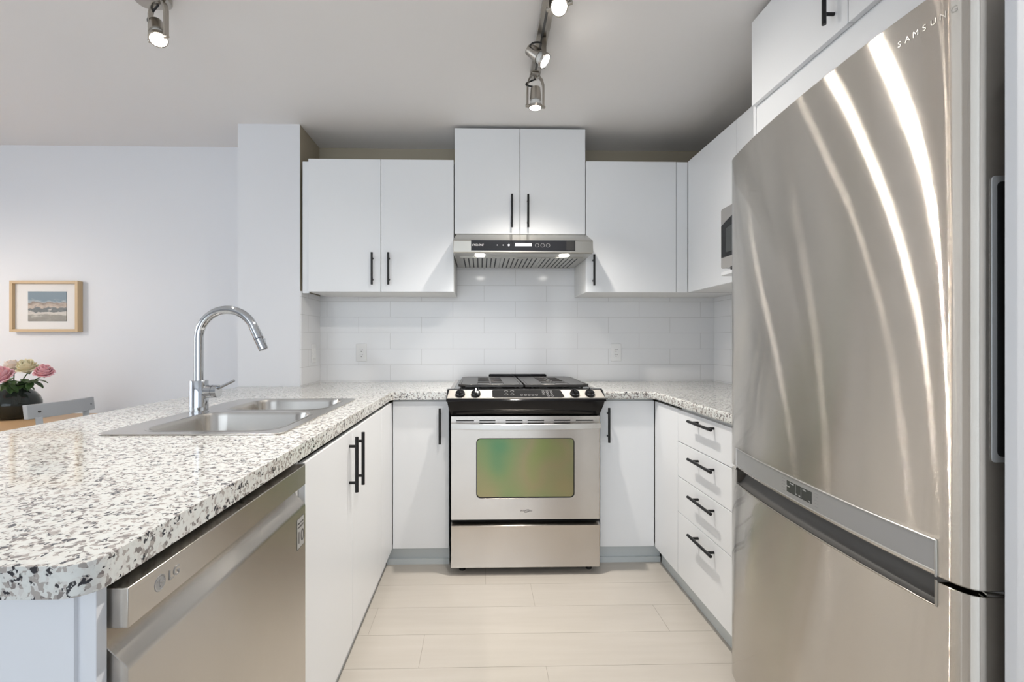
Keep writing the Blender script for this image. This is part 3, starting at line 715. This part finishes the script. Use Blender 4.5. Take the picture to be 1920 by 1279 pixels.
# control strip on the fridge door
bm = nb(); strip = [(y, x-.0012) for y, x in a]+[(y, x+.002) for y, x in a[::-1]]; slab(bm, strip, .766, .820); st = sub('control_strip', bm, M['greyp'], ud)
bm = nb(); rail(bm, [(fx_at(y)-.0014, y, z) for y, z in [(RY1, .757), (RY1, .780), (RY1, .822)]]+[(fx_at(y)-.0014, y, .822) for y, _ in a[1:-1]]+[(fx_at(y)-.0014, y, z) for y, z in [(RY0, .822), (RY0, .790), (RY0, .757)]], .0020)
rail(bm, [(fx_at(y)-.0014, y, .766) for y, _ in a], .0016); sub('strip_trim', bm, mat('satin_trim', (.62, .61, .59), .3, .9), ud, smooth=True)
bm = nb(); a2 = seg_face(1.218, 1.118, 6, -.0016); slab(bm, a2+[(y, x+.001) for y, x in a2[::-1]], .7790, .8085); sc = sub('touch_display', bm, M['scr'], ud)
for y in (1.180, 1.158):
    bm = nb(); box(bm, fx_at(y)-.0019, fx_at(y)-.0015, y-.0004, y+.0004, .780, .8075); sub('display_line', bm, M['keyink'], ud)
for y, z, s_ in ((1.195, .8045, 'Freezer'), (1.145, .8045, 'Fridge'), (1.211, .794, 'Power'), (1.175, .784, 'Ice'), (1.164, .784, 'Set'), (1.126, .783, 'Vac')):
    text('display_caption', s_, .0050, M['ink'], sc, (fx_at(y)-.0020, y, z), (0, -1, 0), (0, 0, 1), .0001)
for y in (1.232, 1.102):
    bm = nb(); 
    for k in range(5): box(bm, fx_at(y)-.0017, fx_at(y)-.0014, y-.006, y+.006, .777+k*.008, .7785+k*.008)
    sub('printed_scale', bm, mat('scale_grey', (.27, .27, .27), .4), ud)
for i, ch in enumerate('SAMSUNG'):
    y = .880-i*.0158; sl = (fx_at(y-.006)-fx_at(y+.006))
    text('maker_letter', ch, .0155, M['satin'], ud, (fx_at(y)-.0006, y, 1.752), (sl, -.012, 0), (0, 0, 1), .0002)
# dark gap, body, side pocket, feet
bm = nb(); box(bm, .874, .905, .775, 1.57, .745, .760); sub('door_gasket', bm, M['dark'], c)
bm = nb(); box(bm, .908, XR-.03, .765, 1.578, .045, 1.785); sub('cabinet_body', bm, M['greyd'], c, bev=.003)
bm = nb(); prism(bm, rr(.853, .9035, .975, 1.455, .008, 4), .7562, .7586, 'y'); sp = sub('side_grip_plate', bm, M['greyp'], c, bev=.001)
bm = nb(); prism(bm, rr(.8625, .9030, .985, 1.445, .008, 4), .7555, .7563, 'y'); sub('side_grip_recess', bm, M['dark'], sp)
bm = nb(); tube(bm, [(.855+.02, .79, .7525), (.868, .775, .7525), (.885, .769, .7525)], .006, 10); sub('hinge', bm, M['chrome'], c, smooth=True)
for y in (.83, 1.535):
    bm = nb(); lathe(bm, [(.014, 0), (.020, .004), (.020, .016), (.012, .036)], (.895, y, 0), 18); sub('foot', bm, M['greyd'], c)

# ---------------------------------------------------------------- microwave
c = thing('microwave', 'small stainless microwave on the shelf under the right wall cabinet', 'microwave', (1.3, 2.0, 1.503))
mx = 1.140; my0, my1, mz0, mz1 = 1.822, 2.179, 1.521, 1.802
bm = nb(); box(bm, mx+.020, 1.530, my0, my1, mz0+.002, mz1-.002); sub('case', bm, M['greyd'], c, bev=.002)
bm = nb(); prism(bm, rr(my0, my1, mz0, mz1, .010, 4), mx, mx+.020, 'x'); md = sub('front', bm, M['steel'], c, bev=.002)
bm = nb(); n = 16; lo_ = [(my1-.006, mz0+.050), (my0+.09, mz0+.050)]; arc = [(my0+.09+(my1-.006-my0-.09)*k/n, mz1-.030-.050*((k/n)**2)) for k in range(n+1)]
prism(bm, lo_+arc, mx-.002, mx+.001, 'x'); wn = sub('door_window', bm, M['gloss'], c, bev=.001)
bm = nb(); prism(bm, [(my1-.05, mz0+.07), (my0+.12, mz0+.07), (my0+.12, mz1-.075), (my1-.05, mz1-.10)], mx-.0024, mx-.002, 'x'); sub('window_screen', bm, M['scr'], wn)
for x in (mx+.04, 1.49):
    for y in (my0+.035, my1-.035):
        bm = nb(); cyl(bm, (x, y, 1.5035), (x, y, mz0+.003), .011, 12); sub('foot', bm, M['dark'], c)

# ---------------------------------------------------------------- outlets and switch
def outlet(cx, label):
    c = thing('wall_outlet', label, 'outlet', (cx, D, 1.104), 'white duplex outlets on the tiles')
    bm = nb(); prism(bm, rr(cx-.035, cx+.035, 1.047, 1.162, .004, 4), D-.006, D-.0003, 'y'); sub('cover_plate', bm, M['plast'], c, bev=.002)
    bm = nb(); prism(bm, rr(cx-.017, cx+.017, 1.070, 1.138, .003, 3), D-.0085, D-.006, 'y'); fp = sub('socket_face', bm, M['plast'], c, bev=.0008)
    bm = nb()
    for z in (1.121, 1.088):
        for s, h_ in ((-.0065, .0045), (.0065, .0035)): box(bm, cx+s-.0011, cx+s+.0011, D-.009, D-.0084, z-h_+.003, z+h_+.003)
        cyl(bm, (cx, D-.009, z-.009), (cx, D-.0084, z-.009), .0026, 10)
    sub('slots', bm, M['dark'], fp)
outlet(-.775, 'white duplex outlet on the backsplash left of the range')
outlet(.889, 'white duplex outlet on the backsplash right of the range')
c = thing('light_switch', 'white rocker switch on the tiled side of the pillar', 'switch', (-1.042, 2.913, 1.10))
bm = nb(); prism(bm, rr(2.878, 2.948, 1.045, 1.160, .004, 4), -1.0417, -1.036, 'x'); sub('cover_plate', bm, M['plast'], c, bev=.002)
bm = nb(); prism(bm, [(1.070, -1.036), (1.070, -1.034), (1.103, -1.0325), (1.136, -1.031), (1.136, -1.036)][::-1], 2.897, 2.929, 'y') if False else box(bm, -1.036, -1.0325, 2.897, 2.929, 1.070, 1.136)
sub('rocker', bm, M['plast'], c, bev=.001)

# ---------------------------------------------------------------- spot fixtures
def spot_head(parent, pivot, aim, side, drop=.085, power=38, lit='lamp', cone=110):
    """pivot on the rail; yoke hangs down and holds a tilting bulb holder aimed along 'aim'"""
    pv = Vector(pivot); a = Vector(aim).normalized(); s = Vector(side).normalized(); w = .038
    swing = parent_dir = Vector((0, 0, -1))
    ctr = pv+swing*drop
    bm = nb(); hwd = .0085; th = .0032; fwd = swing.cross(s).normalized()
    path = [ctr-s*w, ctr-s*w-swing*(drop*.72), ctr-s*w*.8-swing*(drop*.90), ctr-s*w*.45-swing*drop, ctr+s*w*.45-swing*drop, ctr+s*w*.8-swing*(drop*.90), ctr+s*w-swing*(drop*.72), ctr+s*w]
    vs = []
    for i, p in enumerate(path):
        t = (path[min(i+1, 7)]-path[max(i-1, 0)]).normalized(); nn = t.cross(fwd).normalized()
        vs.append([bm.verts.new(p+fwd*x+nn*y) for x, y in ((-hwd, -th), (hwd, -th), (hwd, th), (-hwd, th))])
    for p, q in zip(vs, vs[1:]):
        for k in range(4): bm.faces.new((p[k], p[(k+1) % 4], q[(k+1) % 4], q[k]))
    bm.faces.new(vs[0]); bm.faces.new(vs[-1])
    cyl(bm, pv-swing*.002, pv+swing*.010, .008, 14)
    y = sub('yoke', bm, M['nickel'], parent, smooth=True)
    bm = nb(); lathe(bm, [(.012, -.088), (.0205, -.084), (.0225, -.078), (.0265, -.030), (.0265, -.028), (.021, -.028)], ctr, 28, a); sub('lamp_holder', bm, M['nickel'], parent, smooth=True)
    bm = nb(); lathe(bm, [(.0300, -.006), (.0312, -.006), (.0312, .006), (.0285, .006), (.0285, -.006)], ctr, 28, a, cap=False); sub('clamp_ring', bm, M['nickel'], parent, smooth=True)
    bm = nb(); lathe(bm, [(.0200, -.034), (.0205, -.028), (.0270, -.004), (.0280, .004), (.0265, .006)], ctr, 28, a, cap=False); sub('bulb', bm, M['bulbg'], parent, smooth=True)
    bm = nb(); lathe(bm, [(.0275, .0045), (.024, .0085), (.012, .0105), (.001, .011)], ctr, 28, a, cap=False); sub('bulb_face', bm, M[lit], parent, smooth=True)
    for q in (-1, 1):
        bm = nb(); p = ctr+s*q*.029; cyl(bm, p, p+s*q*.017, .0065, 14); sub('clamp_knob', bm, M['nickel'], parent, smooth=True)
    bm = nb(); tp = ctr-a*.086; e0 = tp; e1 = pv+swing*.012
    off = -s*.045 if True else s
    pts = [e0.lerp(e1, t)+off*math.sin(PI*t)*1.0-a*.012*math.sin(PI*t)+swing*.022*math.sin(PI*t) for t in [k/12 for k in range(13)]]
    tube(bm, pts, .0036, 10); sub('cord', bm, M['cable'], parent, smooth=True)
    l = bpy.data.lights.new('spot_light', 'SPOT'); l.energy = power; l.spot_size = math.radians(cone); l.spot_blend = 1; l.shadow_soft_size = .024; l.color = (1, .94, .86)
    lo = bpy.data.objects.new('spot_light', l); C.objects.link(lo); lo.location = ctr+a*.013
    lo.rotation_euler = (-a).to_track_quat('Z', 'Y').to_euler()
c = thing('track_light', 'brushed nickel ceiling track light with its spots in a row over the range side', 'light fixture', (.24, 1.75, ZC))
x0 = .2445
bm = nb()
dirv = Vector((.014, .55, 0))
prism(bm, [(x0-.024, 1.12), (x0+.024, 1.12), (x0+.031, 2.17), (x0-.017, 2.17)], ZC-.030, ZC-.016, 'z'); rl = sub('rail', bm, M['nickel'], c, bev=.002)
bm = nb(); prism(bm, [(x0-.006, 1.2), (x0+.004, 1.2), (x0+.010, 2.1), (x0, 2.1)], ZC-.0305, ZC-.0300, 'z'); sub('rail_groove', bm, M['greyd'], rl)
bm = nb(); prism(bm, rr(x0-.055, x0+.060, 1.35, 1.655, .02, 5), ZC-.028, ZC-.0005, 'z'); sub('canopy', bm, M['nickel'], c, bev=.004)
for y in (1.98, 2.14):
    bm = nb(); box(bm, x0-.010, x0+.022, y-.03, y+.03, ZC-.037, ZC-.030); sub('mount_block', bm, M['nickel'], c, bev=.002)
def head(name, *a, **k):
    h = bpy.data.objects.new(name, None); C.objects.link(h); h.parent = c; h.matrix_parent_inverse = Matrix.Translation(-c.location); h.empty_display_size = .02
    spot_head(h, *a, **k)
head('spotlight', (x0+.008, 2.14, ZC-.036), (.0, .10, -1), (1, .15, 0), lit='lampdim', drop=.138, power=82, cone=114)
head('spotlight', (x0+.014, 1.89, ZC-.030), (.74, -.16, -.66), (.12, .99, 0), drop=.082, power=17, cone=95)
head('spotlight', (x0+.028, 1.60, ZC-.030), (-.30, -.62, -.72), (.9, -.43, 0), drop=.070, power=72, cone=130)
head('spotlight', (x0+.006, 1.24, ZC-.030), (-.42, .30, -.80), (.9, .43, 0), drop=.082, power=44, cone=105)  # unseen fourth head, added to brighten the base cabinets
c = thing('track_light', 'brushed nickel ceiling spot fixture over the peninsula, upper left', 'light fixture', (-1.19, 1.5, ZC))
bm = nb(); prism(bm, rr(-1.245, -1.125, 1.20, 1.745, .035, 6), ZC-.034, ZC-.0005, 'z'); sub('canopy', bm, M['nickel'], c, bev=.004)
head('spotlight', (-1.163, 1.700, ZC-.034), (.30, -.30, -.90), (.88, -.30, 0), drop=.133, power=26)
head('spotlight', (-1.186, 1.30, ZC-.034), (-.5, .2, -.8), (.3, .9, 0), drop=.088, power=14)

# ---------------------------------------------------------------- picture
c = thing('framed_picture', 'small oak-framed landscape print hanging on the dining wall', 'picture', (-2.75, 3.03, 1.40))
px0, px1, pz0, pz1 = -2.985, -2.560, 1.237, 1.563; t = .018; yw = 3.044; yfp = 3.004
bm = nb()
box(bm, px0, px0+t, yfp, yw, pz0, pz1); box(bm, px1-t, px1, yfp, yw, pz0, pz1); box(bm, px0+t, px1-t, yfp, yw, pz0, pz0+t); box(bm, px0+t, px1-t, yfp, yw, pz1-t, pz1)
sub('frame', bm, M['wood'], c, bev=.001)
bm = nb(); box(bm, px0+t, px1-t, 3.024, 3.028, pz0+t, pz1-t); sub('mount', bm, M['mat'], c)
def artm():
    m = mat('landscape_print', (.5, .5, .5), .5)
    t = N(m, 'ShaderNodeTexCoord'); s = N(m, 'ShaderNodeSeparateXYZ'); L(m, t.outputs['Generated'], s.inputs[0])
    mp_ = N(m, 'ShaderNodeMapping'); mp_.inputs['Scale'].default_value = (2.4, 1, 6); L(m, t.outputs['Generated'], mp_.inputs[0]); n = noise(m, 1.3, 5, mp_.outputs[0], .55); a = N(m, 'ShaderNodeMath', operation='MULTIPLY_ADD'); L(m, n.outputs[0], a.inputs[0]); a.inputs[1].default_value = .55; L(m, s.outputs[2], a.inputs[2])
    r = ramp(m, [(.15, srgb(128, 124, 118)), (.42, srgb(150, 146, 138)), (.52, srgb(208, 202, 194)), (.60, srgb(196, 190, 184)), (.64, srgb(100, 106, 108)), (.72, srgb(120, 122, 122)), (.75, srgb(196, 180, 166)), (.88, srgb(140, 126, 116)), (.93, srgb(168, 178, 184)), (1, srgb(120, 138, 150))])
    L(m, a.outputs[0], r.inputs[0])
    # warm glow of the sunset at the right
    v = N(m, 'ShaderNodeVectorMath', operation='DISTANCE'); L(m, t.outputs['Generated'], v.inputs[0]); v.inputs[1].default_value = (.78, .5, .55)
    r2 = ramp(m, [(.02, (1, 1, 1, 1)), (.22, (0, 0, 0, 1))]); L(m, v.outputs['Value'], r2.inputs[0])
    mx_ = N(m, 'ShaderNodeMixRGB'); L(m, r2.outputs[0], mx_.inputs[0]); L(m, r.outputs[0], mx_.inputs[1]); mx_.inputs[2].default_value = srgb(222, 160, 118)
    v3 = N(m, 'ShaderNodeVectorMath', operation='DISTANCE'); L(m, t.outputs['Generated'], v3.inputs[0]); v3.inputs[1].default_value = (.95, .5, .12)
    r3 = ramp(m, [(.26, (1, 1, 1, 1)), (.32, (0, 0, 0, 1))]); L(m, v3.outputs['Value'], r3.inputs[0])
    m3 = N(m, 'ShaderNodeMixRGB'); L(m, r3.outputs[0], m3.inputs[0]); L(m, mx_.outputs[0], m3.inputs[1]); m3.inputs[2].default_value = srgb(78, 66, 58)
    L(m, m3.outputs[0], B(m).inputs['Base Color']); return m
bm = nb(); box(bm, -2.885, -2.645, 3.0215, 3.0238, 1.306, 1.496); sub('print', bm, artm(), c)

# ---------------------------------------------------------------- dining table, chair, vase, roses
c = thing('dining_table', 'pale oak dining table against the dining wall', 'table', (-2.9, 2.35, 0))
bm = nb(); prism(bm, rr(-3.45, -2.235, 1.75, 2.88, .015, 3), .712, .740, 'z'); sub('tabletop', bm, M['table'], c, bev=.002)
for x in (-3.38, -2.33):
    for y in (1.82, 2.82):
        bm = nb(); box(bm, x-.03, x+.03, y-.03, y+.03, 0, .712); sub('leg', bm, M['table'], c, bev=.002)
c = thing('dining_chair', 'light grey wooden chair seen from behind at the dining table', 'chair', (-2.1, 2.5, 0))
def rail_curve(z0, z1, th):
    bm = nb(); n = 16; vs = []
    for k in range(n+1):
        s = k/n; y = 2.335+s*.360; bow = .030*math.sin(PI*s); x = -2.250+.030*s+bow
        vs.append([bm.verts.new(p) for p in ((x, y, z0), (x+th, y, z0), (x+th-.008, y, z1), (x-.008, y, z1))])
    for p, q in zip(vs, vs[1:]):
        for k in range(4): bm.faces.new((p[k], p[(k+1) % 4], q[(k+1) % 4], q[k]))
    bm.faces.new(vs[0]); bm.faces.new(vs[-1]); return bm
bm = rail_curve(.792, .862, .022); br = sub('backrest', bm, M['chair'], c, bev=.002)
bm = nb(); 
for y, x in ((2.378, -2.250+.0355), (2.664, -2.250+.0495)): cyl(bm, (x-.004, y, .825), (x+.0058, y, .825), .0042, 12)
sub('bolt', bm, M['greyd'], br)
for y in (2.368, 2.642):
    bm = nb(); tube(bm, [(-2.150, y, 0), (-2.165, y, .44), (-2.208, y, .800)], [.018, .022, .019], 4); sub('rear_leg', bm, M['chair'], c)
for y in (2.368, 2.642):
    bm = nb(); tube(bm, [(-2.545, y, 0), (-2.545, y, .43)], [.016, .021], 4); sub('front_leg', bm, M['chair'], c)
bm = nb(); prism(bm, rr(-2.57, -2.165, 2.325, 2.71, .04, 4), .43, .455, 'z'); sub('seat', bm, M['chair'], c, bev=.004)

vx, vy = -2.648, 2.69
c = thing('vase', 'round smoked glass vase on the dining table', 'vase', (vx, vy, .74))
pr = [(.050, .0), (.078, .006), (.106, .034), (.121, .072), (.121, .095), (.110, .125), (.090, .150), (.068, .166), (.064, .172), (.064, .188), (.072, .196)]
pin = [(.069, .196), (.060, .188), (.060, .168), (.070, .160), (.086, .148), (.106, .122), (.116, .095), (.116, .070), (.100, .034), (.070, .010), (.02, .008)]
bm = nb(); lathe(bm, pr+pin, (vx, vy, .7402), 40); sub('vase_body', bm, M['vase'], c, smooth=True)
bm = nb(); lathe(bm, [(.068, .0125), (.097, .036), (.112, .070), (.112, .085), (.002, .085)], (vx, vy, .7402), 32); sub('water', bm, mat('vase_water', (.16, .20, .17), .05, Transmission_Weight=.7, IOR=1.33), c, smooth=True)

def petal(bm, c, ax, ang, r, h, open_, wid, curl, mi=0):
    """a cupped petal standing on base c around axis ax"""
    u, w = frame(ax); d = u*math.cos(ang)+w*math.sin(ang); s = ax.cross(d)
    nu, nv = 6, 6; g = []
    for i in range(nv+1):
        v = i/nv; row = []
        rad = r*(.25+.75*math.sin(v*PI*.5))+open_*v*v; hh = h*v-curl*max(0, v-.72)**2*6*h
        wd = wid*math.sin(PI*(.12+.78*v))**.6
        for j in range(nu+1):
            a = (j/nu-.5)*2*wd
            row.append(bm.verts.new(c+ax*(hh-.006*(abs(j/nu-.5)*2)**2*v)+(d*math.cos(a)+s*math.sin(a))*rad))
        g.append(row)
    for i in range(nv):
        for j in range(nu): bm.faces.new((g[i][j], g[i][j+1], g[i+1][j+1], g[i+1][j])).material_index = mi
def rose(pos, m, tilt, size, label, leaves=2, seed=0):
    rd = random.Random(seed); ax = Vector(tilt).normalized(); p = Vector(pos)
    c = thing('rose', label, 'flower', (p.x, p.y, p.z), 'roses in the vase')
    bm = nb(); cnt = 0
    for ringi, (n, r, op, wd, h, cu) in enumerate(((3, .16, .0, 1.3, 1.28, 0), (4, .30, .0, 1.0, 1.30, .05), (5, .45, .0, .85, 1.26, .1), (6, .58, .02, .74, 1.16, .2), (7, .66, .08, .66, .95, .4), (6, .70, .18, .66, .66, .7))):
        for k in range(n):
            petal(bm, p, ax, 2*PI*k/n+ringi*.7+rd.uniform(-.15, .15), r*size, h*size*rd.uniform(.93, 1.05), op*size, wd, cu)
    o = sub('petals', bm, m, c, smooth=True)
    md_ = o.modifiers.new('thick', 'SOLIDIFY'); md_.thickness = .0009
    s = o.modifiers.new('sub', 'SUBSURF'); s.levels = 1; s.render_levels = 1
    foot = Vector((vx+(p.x-vx)*.15, vy+(p.y-vy)*.15, .775)); neck = Vector((vx+(p.x-vx)*.30, vy+(p.y-vy)*.30, .925))
    bm = nb(); tube(bm, [foot, neck, p.lerp(neck, .35)+Vector((0, 0, .004)), p+ax*.004], .0028, 8); lathe(bm, [(.002, -.012), (.010, -.004), (.013, .004), (.002, .008)], p, 12, ax)
    sub('stem', bm, M['leaf'], c, smooth=True)
    for k in range(leaves):
        q = neck.lerp(p, .15+.6*rd.random()); an = rd.uniform(-2.6, .5) if k else -.9; d = Vector((math.cos(an), math.sin(an), rd.uniform(-.75, .45))).normalized()
        sd = d.cross(Vector((0, 0, 1))).normalized(); up = sd.cross(d); ln = rd.uniform(.045, .070); bm = nb(); rows = []
        for i in range(9):
            t = i/8; wdt = .019*math.sin(PI*min(1, t*.96+.02))**.8; cc = q+d*ln*t-Vector((0, 0, .018*t*t))
            rows.append([bm.verts.new(cc+sd*wdt*j+up*(.004*(abs(j)))) for j in (-1, -.5, 0, .5, 1)])
        for a_, b_ in zip(rows, rows[1:]):
            for j in range(4): bm.faces.new((a_[j], a_[j+1], b_[j+1], b_[j]))
        o = sub('leaf', bm, M['leaf'], c, smooth=True); o.modifiers.new('thick', 'SOLIDIFY').thickness = .0006
rose((-2.468, 2.68, .982), M['pink'], (.35, -.45, 1), .056, 'bright pink rose on the right side of the vase', 6, 1)
rose((-2.572, 2.70, 1.002), M['cream'], (.05, -.40, 1), .061, 'cream yellow rose at the middle top of the vase', 7, 2)
rose((-2.588, 2.585, .962), M['pink'], (-.10, -.75, 1), .070, 'large pink rose low at the left front of the vase', 7, 3)
rose((-2.675, 2.72, 1.004), M['blush'], (-.25, -.1, 1), .056, 'pale peach rose behind the large pink one at the left', 3, 4)

# pendant over the dining table (out of frame), its warm light falls on the dining wall
c = thing('pendant_lamp', 'small white pendant lamp over the dining table', 'lamp', (-3.35, 2.1, ZC))
bm = nb(); tube(bm, [(-3.35, 2.1, ZC), (-3.35, 2.1, 1.86)], .003, 8); sub('cord', bm, M['cable'], c)
bm = nb(); lathe(bm, [(.02, 1.87), (.06, 1.85), (.15, 1.74), (.147, 1.74), (.055, 1.845), (.01, 1.862)], (-3.35, 2.1, 0), 32); sub('lamp_shade', bm, M['plast'], c, smooth=True)
l = bpy.data.lights.new('pendant_light', 'POINT'); l.energy = 9; l.shadow_soft_size = .05; l.color = (1, .86, .72)
lo = bpy.data.objects.new('pendant_light', l); C.objects.link(lo); lo.location = (-3.35, 2.1, 1.72)
